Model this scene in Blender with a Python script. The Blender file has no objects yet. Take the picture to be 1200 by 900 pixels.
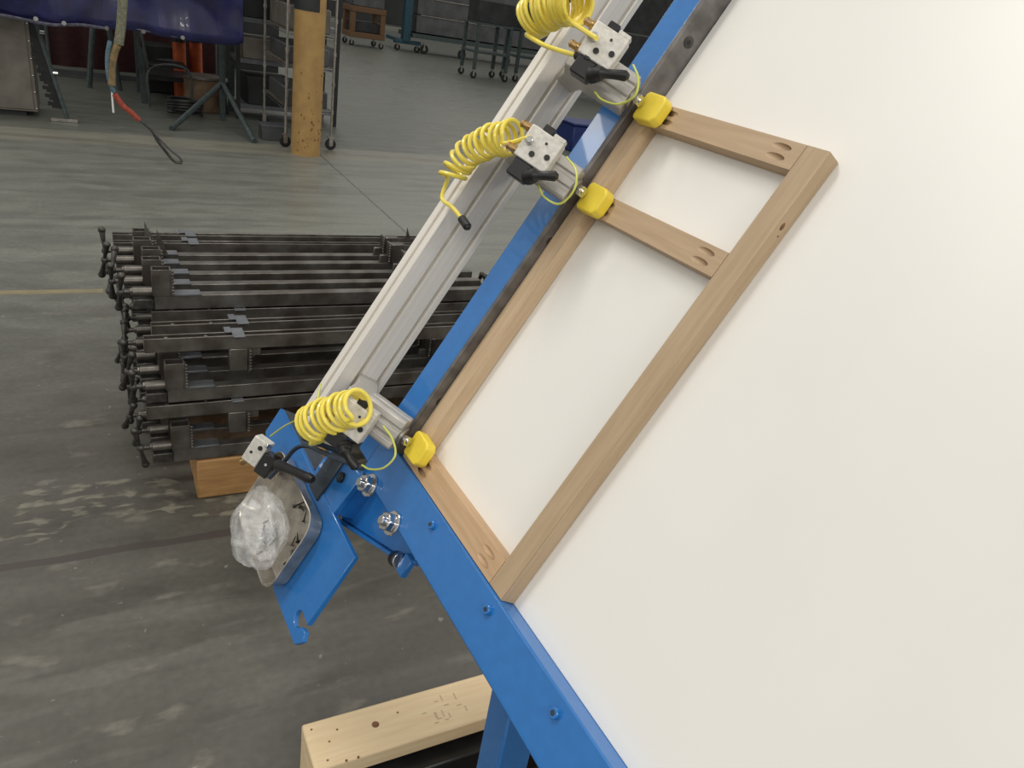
import bpy, bmesh, math, random
from mathutils import Vector, Matrix
import numpy as np
R = math.radians
C = bpy.context.scene.collection
random.seed(7)

# ------------------------------------------------------------------ camera
FOC, PITCH, ROLL, CAM_H = 891.0, R(26.0), R(-9.85), 1.6
fw = Vector((0, math.cos(PITCH), -math.sin(PITCH)))
rt0 = Vector((1, 0, 0)); dn0 = Vector((0, -math.sin(PITCH), -math.cos(PITCH)))
rt = math.cos(ROLL)*rt0 + math.sin(ROLL)*dn0
dn = -math.sin(ROLL)*rt0 + math.cos(ROLL)*dn0
CAM = Vector((0, 0, CAM_H))
cd = bpy.data.cameras.new('camera'); cam = bpy.data.objects.new('camera', cd); C.objects.link(cam)
cd.sensor_width = 36; cd.lens = 36*FOC/1200; cd.clip_start = .02; cd.clip_end = 200
cam.matrix_world = Matrix.Translation(CAM) @ Matrix((rt, -dn, -fw)).transposed().to_4x4()
bpy.context.scene.camera = cam

# ------------------------------------------------------------------ light of the hall
w = bpy.data.worlds.new('hall'); bpy.context.scene.world = w; w.use_nodes = True
w.node_tree.nodes['Background'].inputs[0].default_value = (1, .975, .92, 1)
w.node_tree.nodes['Background'].inputs[1].default_value = .38
E1 = Vector((.85607, .51686, 0)); E2 = Vector((-.51686, .85607, 0)); YAW = math.atan2(E1.y, E1.x)
def area(x, y, z, sx, sy, pw, col=(1, .965, .89)):
    l = bpy.data.lights.new('fluorescent_light', 'AREA'); l.shape = 'RECTANGLE'; l.size = sx; l.size_y = sy
    l.energy = pw; l.color = col
    o = bpy.data.objects.new('fluorescent_light', l); C.objects.link(o)
    o.location = E1*x + E2*y + Vector((0, 0, z)); o.rotation_euler = (0, 0, YAW)
for (x, y, p) in [(-.9, 2.2, 50), (-4.8, -.6, 46), (-2.0, -3.2, 40), (1.0, -3.6, 95), (4.6, -2.6, 60), (-2.9, 6.9, 24), (3.4, 5.2, 16), (7, 10, 20), (3, 15, 22), (9, 20, 22)]:
    area(x, y, 4.6, 2.4, .5, p)
sc = bpy.context.scene
sc.view_settings.view_transform = 'Standard'; sc.view_settings.look = 'None'
sc.view_settings.gamma = 1; sc.view_settings.use_curve_mapping = False
sc.view_settings.exposure = 0.46

# ------------------------------------------------------------------ where things stand
def ray(x, y):
    return (rt*((x-600)/FOC) + dn*((y-450)/FOC) + fw).normalized()
AZ, TILT = R(-57.35), R(60)
U = Vector((math.cos(AZ), math.sin(AZ), 0)); Hh = Vector((-math.sin(AZ), math.cos(AZ), 0))
V = math.sin(TILT)*Vector((0, 0, 1)) + math.cos(TILT)*Hh
N = U.cross(V)
O = CAM + ray(485.6, 560)*1.3                       # lower left corner of the work surface
MT = Matrix.Translation(O) @ Matrix((U, V, N)).transposed().to_4x4()
def tuv(x, y, n):                                   # point at height n over the board, in table coordinates
    d = ray(x, y); s = ((O-CAM).dot(N)+n)/d.dot(N); q = CAM + d*s - O
    return Vector((q.dot(U), q.dot(V), n))
def ground(x, y, z=0):
    d = ray(x, y); s = (z-CAM_H)/d.z; return CAM + d*s
def hgt(p, y):                                      # height over floor point p that is seen at row y
    best = None
    for i in range(-50, 900):
        q = Vector((p.x, p.y, i*.01)) - CAM
        r = 450 + FOC*q.dot(dn)/q.dot(fw)
        if best is None or abs(r-y) < best[0]: best = (abs(r-y), i*.01)
    return best[1]
ME = Matrix.Rotation(YAW, 4, 'Z')
def loc_e(a, b, z=0): return E1*a + E2*b + Vector((0, 0, z))

# ------------------------------------------------------------------ mesh helpers
I4 = Matrix.Identity(4)
def nb(): return bmesh.new()
def box(bm, x0, x1, y0, y1, z0, z1, M=I4):
    r = bmesh.ops.create_cube(bm, size=1, matrix=M @ Matrix.Translation(((x0+x1)/2, (y0+y1)/2, (z0+z1)/2)) @ Matrix.Diagonal((abs(x1-x0), abs(y1-y0), abs(z1-z0), 1)))
    return r['verts']
def cyl(bm, p0, p1, r0, r1=None, seg=16):
    p0 = Vector(p0); p1 = Vector(p1); d = p1-p0
    M = Matrix.Translation((p0+p1)/2) @ d.to_track_quat('Z', 'Y').to_matrix().to_4x4()
    return bmesh.ops.create_cone(bm, cap_ends=True, segments=seg, radius1=r0, radius2=r0 if r1 is None else r1, depth=d.length, matrix=M)['verts']
def ball(bm, c, r, s=(1, 1, 1), seg=12):
    return bmesh.ops.create_uvsphere(bm, u_segments=seg, v_segments=max(6, seg//2+2), radius=r, matrix=Matrix.Translation(c) @ Matrix.Diagonal((*s, 1)))['verts']
def prism(bm, poly, z0, z1, M=I4):
    a = [bm.verts.new(M @ Vector((x, y, z0))) for x, y in poly]; b = [bm.verts.new(M @ Vector((x, y, z1))) for x, y in poly]
    n = len(poly)
    bm.faces.new(a[::-1]); bm.faces.new(b)
    for i in range(n): bm.faces.new((a[i], a[(i+1) % n], b[(i+1) % n], b[i]))
def tube(bm, pts, r, seg=8):
    pts = [Vector(p) for p in pts]; n = len(pts); rr = r if hasattr(r, '__len__') else [r]*n
    t = (pts[1]-pts[0]).normalized(); a = t.orthogonal().normalized(); rings = []
    for i in range(n):
        t2 = (pts[min(i+1, n-1)]-pts[max(i-1, 0)]).normalized()
        a = (a - t2*a.dot(t2)).normalized(); b = t2.cross(a)
        rings.append([bm.verts.new(pts[i] + (a*math.cos(k*2*math.pi/seg) + b*math.sin(k*2*math.pi/seg))*rr[i]) for k in range(seg)])
    for i in range(n-1):
        for k in range(seg): bm.faces.new((rings[i][k], rings[i][(k+1) % seg], rings[i+1][(k+1) % seg], rings[i+1][k]))
    bm.faces.new(rings[0][::-1]); bm.faces.new(rings[-1])
def spline(pts, m=8):
    pts = [Vector(p) for p in pts]; out = []
    P = [pts[0]*2-pts[1]] + pts + [pts[-1]*2-pts[-2]]
    for i in range(1, len(P)-2):
        for k in range(m):
            t = k/m; a, b, c, d = P[i-1], P[i], P[i+1], P[i+2]
            out.append(.5*((2*b) + (c-a)*t + (2*a-5*b+4*c-d)*t*t + (3*b-a-3*c+d)*t**3))
    out.append(pts[-1]); return out
def coil(axis, R0, R1, turns, ppt=22, phase=0, end0=None, end1=None):
    best = None
    for i in range(24):
        c = coil_(axis, R0, R1, turns, ppt, i*math.pi/12); dd = (c[0]-end0).length
        if best is None or dd < best[0]: best = (dd, i*math.pi/12)
    phase = best[1]; best = None
    for i in range(22):
        c = coil_(axis, R0, R1, turns+i/22, ppt, phase); dd = (c[-1]-Vector(end1[0])).length
        if best is None or dd < best[0]: best = (dd, turns+i/22)
    return coil_(axis, R0, R1, best[1], ppt, phase, end0, end1)
def coil_(axis, R0, R1, turns, ppt=22, phase=0, end0=None, end1=None):
    ax = spline(axis, 24); L = [0]
    for i in range(1, len(ax)): L.append(L[-1]+(ax[i]-ax[i-1]).length)
    n = int(turns*ppt); t = (ax[1]-ax[0]).normalized(); a = t.orthogonal().normalized(); out = []; j = 0
    for i in range(n+1):
        s = i/n*L[-1]
        while j < len(L)-2 and L[j+1] < s: j += 1
        f = (s-L[j])/max(1e-9, L[j+1]-L[j]); p = ax[j].lerp(ax[j+1], f); t = (ax[j+1]-ax[j]).normalized()
        a = (a-t*a.dot(t)).normalized(); b = t.cross(a); an = phase+i*2*math.pi/ppt; rad = R0+(R1-R0)*i/n
        rad *= 1+.06*math.sin(i*.37)
        out.append(p+(a*math.cos(an)+b*math.sin(an))*rad)
    if end0: out = spline([end0, out[0], out[2]], 5)[:-1]+out[2:]
    if end1: out = out[:-3]+spline([out[-3], out[-1]]+[Vector(e) for e in end1[1:]], 6)
    return out
def put(o, parent, kind=None, **kw):
    C.objects.link(o)
    if parent is not None: o.parent = parent
    if kind: o['kind'] = kind
    for k, v in kw.items(): o[k] = v
    return o
def build(name, bm, mat, parent=None, bevel=0, M=None, kind=None, seg=1, **kw):
    me = bpy.data.meshes.new(name)
    bmesh.ops.recalc_face_normals(bm, faces=bm.faces)
    for f in bm.faces: f.smooth = True
    for e in bm.edges:
        if len(e.link_faces) == 2 and e.calc_face_angle(0) > R(38): e.smooth = False
    bm.to_mesh(me); bm.free(); me.materials.append(mat)
    o = bpy.data.objects.new(name, me); put(o, parent, kind, **kw)
    if M is not None: o.matrix_world = M
    if bevel:
        m = o.modifiers.new('bevel', 'BEVEL'); m.width = bevel; m.segments = seg; m.limit_method = 'ANGLE'; m.angle_limit = R(40)
    return o
def thing(name, label, cat, M=I4, group=None):
    o = bpy.data.objects.new(name, None); C.objects.link(o); o.empty_display_size = .05; o.matrix_world = M
    o['label'] = label; o['category'] = cat
    if group: o['group'] = group
    return o
def copy_tree(o, parent=None):
    c = o.copy(); C.objects.link(c)
    if parent: c.parent = parent
    for ch in list(o.children): copy_tree(ch, c)
    return c

# ------------------------------------------------------------------ materials
def mat(name, col, rough=.5, metal=0, var=.12, scale=20, bump=0, col2=None, stretch=(1, 1, 1), coat=0, trans=0, alpha=1, sss=0, lo=.35, hi=.65, spec=None, detail=4):
    m = bpy.data.materials.new(name); m.use_nodes = True; nt = m.node_tree; p = nt.nodes['Principled BSDF']
    tc = nt.nodes.new('ShaderNodeTexCoord'); mp = nt.nodes.new('ShaderNodeMapping'); mp.inputs['Scale'].default_value = stretch
    nt.links.new(tc.outputs['Object'], mp.inputs[0])
    nz = nt.nodes.new('ShaderNodeTexNoise'); nz.inputs['Scale'].default_value = scale; nz.inputs['Detail'].default_value = detail
    nt.links.new(mp.outputs[0], nz.inputs['Vector'])
    cr = nt.nodes.new('ShaderNodeValToRGB'); nt.links.new(nz.outputs['Fac'], cr.inputs[0])
    c2 = col2 or tuple(c*(1-var) for c in col); c1 = tuple(min(1, c*(1+(var if not col2 else 0))) for c in col)
    cr.color_ramp.elements[0].position = lo; cr.color_ramp.elements[1].position = hi
    cr.color_ramp.elements[0].color = (*c2, 1); cr.color_ramp.elements[1].color = (*c1, 1)
    nt.links.new(cr.outputs[0], p.inputs['Base Color'])
    p.inputs['Roughness'].default_value = rough; p.inputs['Metallic'].default_value = metal
    p.inputs['Coat Weight'].default_value = coat; p.inputs['Transmission Weight'].default_value = trans
    p.inputs['Alpha'].default_value = alpha
    if spec is not None: p.inputs['Specular IOR Level'].default_value = spec
    if bump:
        b = nt.nodes.new('ShaderNodeBump'); b.inputs['Strength'].default_value = bump; b.inputs['Distance'].default_value = .002
        nt.links.new(nz.outputs['Fac'], b.inputs['Height']); nt.links.new(b.outputs[0], p.inputs['Normal'])
    return m
BLUE = mat('blue_paint', (.020, .165, .49), .24, var=.04, scale=60, coat=.4)
BLUE_D = mat('blue_paint_dull', (.018, .09, .26), .4, var=.1, scale=30)
SLATE = mat('slate_paint_and_shade', (.03, .045, .065), .4, var=.2)  # slate of strap and bracket; on the holder flange it paints shade
WHITE = mat('white_laminate', (.86, .845, .81), .36, var=.012, scale=5, spec=.5)
GREYBAR = mat('grey_steel_bar', (.16, .15, .145), .45, .5, var=.3, scale=30)
ALU = mat('anodised_aluminium', (.80, .765, .71), .42, .12, var=.05, scale=8, stretch=(40, .5, 40))
ALU_D = mat('cast_aluminium', (.50, .48, .45), .4, .25, var=.1)
CHROME = mat('chrome', (.7, .7, .7), .16, 1, var=.05)
BRASS = mat('brass', (.60, .40, .18), .3, .9, var=.15, scale=90)
VALVEW = mat('cast_white_metal', (.66, .64, .59), .5, .15, var=.12, scale=120, bump=.25)
BLACK = mat('black_rubber', (.010, .010, .011), .42, var=.2)
BLACKP = mat('black_plastic', (.015, .015, .016), .3, var=.2)
HOSE = mat('yellow_hose', (.94, .78, .12), .28, var=.04, coat=.3)
TUBE = mat('thin_yellow_green_tube', (.62, .66, .12), .3, var=.05)
PAD = mat('yellow_rubber_pad', (.88, .68, .06), .42, var=.05, scale=40)
def wood(name, c1, c2, stretch, scale=14, rough=.55):
    return mat(name, c1, rough, col2=c2, stretch=stretch, scale=scale, bump=.08, lo=.3, hi=.7, detail=6)
MAP_V = wood('maple_stile', (.60, .45, .295), (.50, .36, .225), (9, .7, 9))
MAP_U = wood('maple_rail', (.60, .44, .285), (.49, .345, .21), (.7, 9, 9))
POCK = mat('pocket_hole_wood', (.30, .185, .10), .7, var=.3, scale=80)
PINE = wood('pine_timber', (.84, .67, .43), (.76, .57, .34), (.7, 9, 9), 10)
PINE_O = wood('old_pine', (.52, .30, .12), (.36, .19, .07), (1.2, 8, 8), 9)
KNOT = mat('wood_knot', (.22, .10, .045), .6, var=.3, scale=60)
STEEL = mat('raw_steel', (.20, .19, .175), .40, .7, scale=14, col2=(.095, .082, .07), bump=.1)
MAP_T = wood('tan_maple_stile', (.49, .365, .235), (.42, .30, .185), (9, .7, 9))
MAP_B = wood('rosy_maple_rail', (.62, .42, .25), (.50, .33, .19), (.7, 9, 9))
MAP_R = wood('plain_maple_rail', (.52, .375, .24), (.44, .31, .19), (.7, 9, 9))
STEEL_L = mat('bright_steel_edge', (.38, .36, .33), .35, .8, var=.2)
STEEL_P = mat('blue_grey_plate', (.19, .2, .22), .45, .6, var=.15)
STEEL_D = mat('black_steel', (.07, .065, .06), .42, .6, var=.35, scale=40)
TIN = mat('tin_tray', (.50, .46, .40), .25, .7, var=.25, scale=30)
SCREW = mat('dark_screws', (.05, .045, .045), .35, .8, var=.3)
TARP = mat('navy_tarpaulin', (.012, .013, .075), .24, var=.35, scale=6, bump=.4, coat=.2)
OCHRE = mat('ochre_paint', (.46, .29, .10), .55, scale=9, col2=(.38, .23, .085), bump=.1)
TEAL = mat('teal_paint', (.055, .078, .078), .5, var=.25)
TEALB = mat('teal_blue_paint', (.02, .07, .10), .5, var=.25)
DARK = mat('dark_machine_paint', (.022, .024, .026), .55, var=.4, scale=4)
GREYM = mat('grey_sheet_metal', (.10, .105, .11), .45, .3, var=.25, scale=3)
TANM = mat('dusty_sheet_metal', (.20, .18, .155), .5, .3, var=.2, scale=5)
RED_D = mat('oxblood_cloth', (.04, .006, .007), .7, var=.3)
ORANGE = mat('orange_plastic', (.55, .10, .02), .5, var=.2)
CARD = mat('brown_cardboard', (.23, .15, .09), .7, var=.25, scale=8)
CRATEW = wood('crate_wood', (.18, .10, .045), (.12, .06, .028), (1, 1, 6))
NAVY = mat('navy_plastic', (.012, .03, .16), .45, var=.2)
GREYT = mat('grey_webbing', (.19, .19, .13), .7, var=.3, scale=60)
BLUEW = mat('faded_blue_webbing', (.10, .17, .22), .7, var=.3, scale=60)
REDW = mat('red_webbing', (.35, .06, .035), .7, var=.3, scale=60)
WALLM = mat('dark_far_wall', (.05, .052, .05), .8, var=.3, scale=.6)
TAPE = mat('worn_yellow_tape', (.30, .25, .13), .6, scale=8, col2=(.21, .19, .135), stretch=(1, 4, 1))
LABELW = mat('white_sticker', (.8, .8, .8), .5, var=.03)

def floor_material():
    m = bpy.data.materials.new('sealed_concrete'); m.use_nodes = True; nt = m.node_tree; p = nt.nodes['Principled BSDF']; L = nt.links.new
    tc = nt.nodes.new('ShaderNodeTexCoord')
    def noise(s, det=6, st=(1, 1, 1), dist=0):
        mp = nt.nodes.new('ShaderNodeMapping'); mp.inputs['Scale'].default_value = st; L(tc.outputs['Object'], mp.inputs[0])
        n = nt.nodes.new('ShaderNodeTexNoise'); n.inputs['Scale'].default_value = s; n.inputs['Detail'].default_value = det; n.inputs['Distortion'].default_value = dist
        L(mp.outputs[0], n.inputs['Vector']); return n.outputs['Fac']
    def ramp(f, stops):
        r = nt.nodes.new('ShaderNodeValToRGB'); L(f, r.inputs[0]); e = r.color_ramp.elements
        while len(e) < len(stops): e.new(.5)
        for k, (q, c) in enumerate(stops):
            e[k].position = q; e[k].color = (*(c if hasattr(c, '__len__') else (c, c, c)), 1)
        return r.outputs[0]
    def mix(f, a, b, mode='MIX'):
        x = nt.nodes.new('ShaderNodeMix'); x.data_type = 'RGBA'; x.blend_type = mode
        if hasattr(f, 'is_linked'): L(f, x.inputs[0])
        else: x.inputs[0].default_value = f
        for s, i in ((a, 6), (b, 7)):
            if hasattr(s, 'is_linked'): L(s, x.inputs[i])
            else: x.inputs[i].default_value = (*s, 1)
        return x.outputs[2]
    def line(o, c, wd):
        s = nt.nodes.new('ShaderNodeMath'); s.operation = 'SUBTRACT'; L(o, s.inputs[0]); s.inputs[1].default_value = c
        ab = nt.nodes.new('ShaderNodeMath'); ab.operation = 'ABSOLUTE'; L(s.outputs[0], ab.inputs[0])
        lt = nt.nodes.new('ShaderNodeMath'); lt.operation = 'LESS_THAN'; L(ab.outputs[0], lt.inputs[0]); lt.inputs[1].default_value = wd; return lt.outputs[0]
    sep = nt.nodes.new('ShaderNodeSeparateXYZ'); L(tc.outputs['Object'], sep.inputs[0])
    def lin(o, a, b):      # map a..b to 0..1
        mr = nt.nodes.new('ShaderNodeMapRange'); mr.inputs[1].default_value = a; mr.inputs[2].default_value = b; L(o, mr.inputs[0]); return mr.outputs[0]
    big = noise(.9, 5, (.6, 1.4, 1)); mid = noise(5, 8, (.8, 1.6, 1), .4); fine = noise(45, 8); streak = noise(1.6, 6, (.5, 4, 1), .3)
    base = ramp(mid, [(.3, (.062, .059, .049)), (.7, (.102, .097, .081))])
    base = mix(ramp(big, [(.4, 0), (.65, .6)]), base, (.108, .103, .090))
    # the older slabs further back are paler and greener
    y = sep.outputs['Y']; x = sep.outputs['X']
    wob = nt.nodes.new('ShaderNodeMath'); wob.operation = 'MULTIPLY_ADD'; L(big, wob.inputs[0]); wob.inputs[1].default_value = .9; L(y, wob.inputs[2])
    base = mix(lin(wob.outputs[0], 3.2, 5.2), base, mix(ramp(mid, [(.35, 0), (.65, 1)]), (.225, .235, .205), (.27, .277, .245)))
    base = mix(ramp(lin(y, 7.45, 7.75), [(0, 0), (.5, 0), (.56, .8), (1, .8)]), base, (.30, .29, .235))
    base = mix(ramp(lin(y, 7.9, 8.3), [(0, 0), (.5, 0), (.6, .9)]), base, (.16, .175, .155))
    base = mix(ramp(streak, [(.45, 0), (.62, .45)]), base, (.14, .135, .12))
    # patches of pale laitance and scuffs
    pat = noise(7.5, 14, (.7, 1.5, 1), .25)
    base = mix(ramp(pat, [(.61, 0), (.66, .22), (.72, .42)]), base, (.30, .28, .23))
    w2 = nt.nodes.new('ShaderNodeMath'); w2.operation = 'MULTIPLY_ADD'; L(noise(2.5, 4), w2.inputs[0]); w2.inputs[1].default_value = .5; L(y, w2.inputs[2]); w3 = nt.nodes.new('ShaderNodeMath'); w3.operation = 'SUBTRACT'; L(w2.outputs[0], w3.inputs[0]); w3.inputs[1].default_value = .25; wy2 = w3.outputs[0]
    gate = nt.nodes.new('ShaderNodeMath'); gate.operation = 'MULTIPLY'; L(line(wy2, 2.26, .13), gate.inputs[0]); L(ramp(noise(19, 14, (.6, 1.4, 1), .2), [(.52, 0), (.57, .4), (.63, .75)]), gate.inputs[1])
    base = mix(gate.outputs[0], base, (.25, .235, .185))
    gate = nt.nodes.new('ShaderNodeMath'); gate.operation = 'MULTIPLY'; L(line(y, 1.55, .25), gate.inputs[0]); L(ramp(noise(4, 12, (.5, 2.5, 1), .4), [(.50, 0), (.62, .4)]), gate.inputs[1])
    base = mix(gate.outputs[0], base, (.19, .185, .165))
    sp = noise(26, 3)
    base = mix(ramp(sp, [(.70, 0), (.74, .5)]), base, (.36, .35, .32))
    base = mix(.35, base, ramp(fine, [(.3, .45), (.7, 1)]), 'MULTIPLY')
    # dark sealed joints
    wy = nt.nodes.new('ShaderNodeMath'); wy.operation = 'MULTIPLY_ADD'; L(mid, wy.inputs[0]); wy.inputs[1].default_value = .03; L(y, wy.inputs[2])
    for c, wd, col in ((2.04, .016, (.065, .055, .05)),):
        base = mix(line(wy.outputs[0], c, wd), base, col)
    wx = nt.nodes.new('ShaderNodeMath'); wx.operation = 'MULTIPLY_ADD'; L(mid, wx.inputs[0]); wx.inputs[1].default_value = .03; L(x, wx.inputs[2])
    base = mix(line(wx.outputs[0], 2.03, .008), base, (.10, .10, .085))
    L(base, p.inputs['Base Color'])
    L(ramp(mid, [(.3, .30), (.7, .5)]), p.inputs['Roughness'])
    b = nt.nodes.new('ShaderNodeBump'); b.inputs['Strength'].default_value = .25; b.inputs['Distance'].default_value = .003; L(mid, b.inputs['Height']); L(b.outputs[0], p.inputs['Normal'])
    return m

# ------------------------------------------------------------------ the hall
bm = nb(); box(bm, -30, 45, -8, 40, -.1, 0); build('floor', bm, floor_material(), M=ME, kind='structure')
bm = nb(); box(bm, -30, 45, 38, 38.2, 0, 6); build('wall_back', bm, WALLM, M=ME, kind='structure')
bm = nb(); box(bm, -9, .0, 4.10, 4.155, 0.0, .0012); build('trim_1', bm, TAPE, M=ME, kind='structure', label='worn yellow floor marking line')
bm = nb(); box(bm, -12, 40, 33.0, 33.5, 0.0, .12); build('trim_2', bm, mat('pale_kerb', (.30, .31, .26), .7), M=ME, kind='structure')

# ------------------------------------------------------------------ table
table = thing('assembly_table', 'large tilted assembly table with white work surface in bright blue steel frame', 'table', MT)
bm = nb(); box(bm, -.029, 2.3, .017, 1.35, -.019, 0); build('work_surface', bm, WHITE, table, .0008, label='white laminate work surface')
# bottom beam: folded channel with lower flange
bm = nb()
prism(bm, [(-.061, .030), (.017, .030), (.017, -.045), (.011, -.045), (.011, .022), (-.055, .022), (-.055, -.045), (-.061, -.045)], 0, 1, Matrix(((0, 0, 2.40, -.100), (1, 0, 0, 0), (0, 1, 0, 0), (0, 0, 0, 1))))
build('bottom_beam', bm, BLUE, table, .0025, seg=2)
for a in (.142, .331, .506, .69, .88, 1.07, 1.26, 1.45):
    bm = nb(); cyl(bm, (a, -.003, .028), (a, -.003, .036), .0072, seg=20)
    b = build('cap_screw', bm, BLUE, table, .001)
    bm = nb(); cyl(bm, (a, -.003, .0361), (a, -.003, .0367), .0036, seg=6); build('socket', bm, SLATE, b)
bm = nb()
prism(bm, [(-.105, .038), (-.042, .038), (-.042, -.03), (-.048, -.03), (-.048, .030), (-.099, .030), (-.099, -.03), (-.105, -.03)], .05, 1.4, Matrix(((1, 0, 0, 0), (0, 0, 1, 0), (0, 1, 0, 0), (0, 0, 0, 1))))
build('side_rail', bm, BLUE, table, .0025, seg=2)
bm = nb(); box(bm, -.041, -.030, .018, 1.4, -.02, .041); build('fence_bar', bm, GREYBAR, table, .0012)
for a in (.13, .45, .82, 1.12):
    bm = nb(); cyl(bm, (-.031, a, .021), (-.0287, a, .021), .009, seg=20); s = build('fence_screw', bm, STEEL_D, table)
    bm = nb(); cyl(bm, (-.0288, a, .021), (-.0284, a, .021), .004, seg=6); build('socket', bm, BLACK, s)
# legs and back frame (in world directions)
MTI = MT.inverted()
def wt(v): return MTI @ Vector(v)
def leg_at(px, py, zt):
    bm = nb(); k = .028
    RZ = Matrix.Translation((px, py, 0)) @ Matrix.Rotation(AZ, 4, 'Z')
    box(bm, -k, k, -k, k, .0, zt, MTI @ RZ)
    build('leg', bm, BLUE_D if False else BLUE, table, .003)
    bm = nb(); box(bm, -.06, .06, -.06, .06, 0, .012, MTI @ RZ); build('foot_plate', bm, BLUE, table, .002)
LA = Vector((.085, .80, 0))
leg_at(LA.x, LA.y, .73)
p2 = LA + U*1.5; leg_at(p2.x, p2.y, .73)
p3 = LA + Hh*.75; 
for q in (LA + Hh*.62 + U*.15, LA + U*1.5 + Hh*.62): leg_at(q.x, q.y, 1.18)
# holder plate at the lower left, with hook slot
bm = nb()
sl = [(-.011, -.33)]
sl += [(-.045+.030*math.cos(t), -.345+.020*math.sin(t)) for t in ()]
plate = [(-.548, -.18), (-.011, -.18), (-.011, -.334), (-.036, -.334)]
for k in range(9):
    t = R(95+k*170/8); plate.append((-.040+.020*math.cos(t), -.347+.0145*math.sin(t)))
plate += [(-.030, -.357), (-.022, -.347), (-.005, -.344), (.004, -.358), (-.011, -.378), (-.16, -.382), (-.36, -.315), (-.548, -.246)]
prism(bm, plate, -.010, 0)
build('holder_plate', bm, BLUE, table, .0012, label='long blue holder plate with an open hook slot')
bm = nb(); box(bm, -.548, -.30, -.186, -.18, -.055, -.009); build('holder_flange', bm, SLATE, table, .001)  # flange of the blue plate, coloured slate for the extrusion's shade on it
bm = nb()
tab = [(-.245+.04*math.cos(R(a))*.9-.0, -.145+.045*math.sin(R(a))) for a in range(180, 89, -15)]
prism(bm, tab+[(-.215, -.098), (-.135, -.088), (-.140, -.182), (-.280, -.182)], -.014, -.002)
build('pivot_tab', bm, BLUE, table, .0015)
bm = nb(); cyl(bm, (-.185, -.127, -.004), (-.185, -.127, .004), .0105, seg=18); s = build('pivot_bolt', bm, BLACK, table, .001)
bm = nb(); cyl(bm, (-.185, -.127, .004), (-.185, -.127, .0046), .005, seg=6); build('socket', bm, SLATE, s)
bm = nb()
prism(bm, [(-.178, -.205), (-.185, -.186), (-.14, -.120), (-.12, -.052), (.065, -.052), (.072, -.118), (.04, -.128)], -.060, -.048)
build('gusset_plate', bm, BLUE, table, .002)
bm = nb()
prism(bm, [(-.178, -.205), (.04, -.128), (.042, -.134), (-.176, -.211)], -.062, -.035)
build('gusset_flange', bm, BLUE, table, .001)
bm = nb(); box(bm, -.150, -.1003, -.045, .056, .0, .028); box(bm, -.1003, -.042, .0175, .049, .0, .029); build('corner_plate', bm, BLUE, table, .002)
bm = nb(); box(bm, -.14, -.05, -.10, -.062, -.045, -.035); box(bm, -.03, .06, -.1, -.062, -.045, -.035); build('spacer_block', bm, BLUE, table, .002)
bm = nb(); box(bm, -.149, -.141, -.182, -.06, -.05, -.004); build('gusset_web', bm, BLUE, table, .002)
for (a, b) in ((-.050, -.062), (.060, -.062)):
    bm = nb(); cyl(bm, (a, b, -.048), (a, b, .0305), .009, seg=16); cyl(bm, (a, b, .034), (a, b, .048), .0165, seg=6); s = build('hex_nut', bm, CHROME, table, .0015)
    bm = nb(); cyl(bm, (a, b, .048), (a, b, .056), .009, .008, seg=18); build('bolt_head', bm, CHROME, s, .0015)
    bm = nb(); cyl(bm, (a, b, .0302), (a, b, .034), .0205, seg=24); build('washer', bm, CHROME, s, .001)
q = tuv(463, 655, -.035)
bm = nb(); cyl(bm, q+Vector((-.012, -.006, -.01)), q+Vector((.012, .006, .0)), .014, seg=20); build('rubber_foot', bm, BLACK, table, .003)
bm = nb(); cyl(bm, q+Vector((.012, .006, 0)), q+Vector((.020, .010, .003)), .014, seg=20); build('steel_collar', bm, CHROME, table, .001)
bm = nb(); box(bm, q.x+.020, q.x+.045, q.y-.006, q.y+.03, q.z-.006, q.z+.006); build('foot_bracket', bm, BLUE, table, .002)

# ------------------------------------------------------------------ aluminium rail
rail = thing('extrusion_rail', 'long silver slotted aluminium extrusion running up beside the blue table frame', 'rail', MT)
bm = nb()
u0, u1, n0, n1 = -.256, -.209, .018, .108; g = .0040; d = .010
def slot_side(sign_pts): return sign_pts
pr = [(u0, n0), (u0, n1)]
m_ = (u0+u1)/2
pr += [(m_-g, n1), (m_-g, n1-d), (m_+g, n1-d), (m_+g, n1), (u1, n1)]
for c in (.0755, .0335):
    pr += [(u1, c+g), (u1-.0025, c+g-.001), (u1-d, c+g-.001), (u1-d, c-g+.001), (u1-.0025, c-g+.001), (u1, c-g)]
pr += [(u1, n0)]
prism(bm, pr, -.085, 1.4, Matrix(((1, 0, 0, 0), (0, 0, 1, 0), (0, 1, 0, 0), (0, 0, 0, 1))))
build('extrusion', bm, ALU, rail, .0012)
bm = nb(); box(bm, u0-.004, u1+.004, -.20, -.085, -.006, .004); box(bm, u0, u1, -.095, -.087, .004, .1)
build('end_bracket', bm, SLATE, rail, .002)

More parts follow.
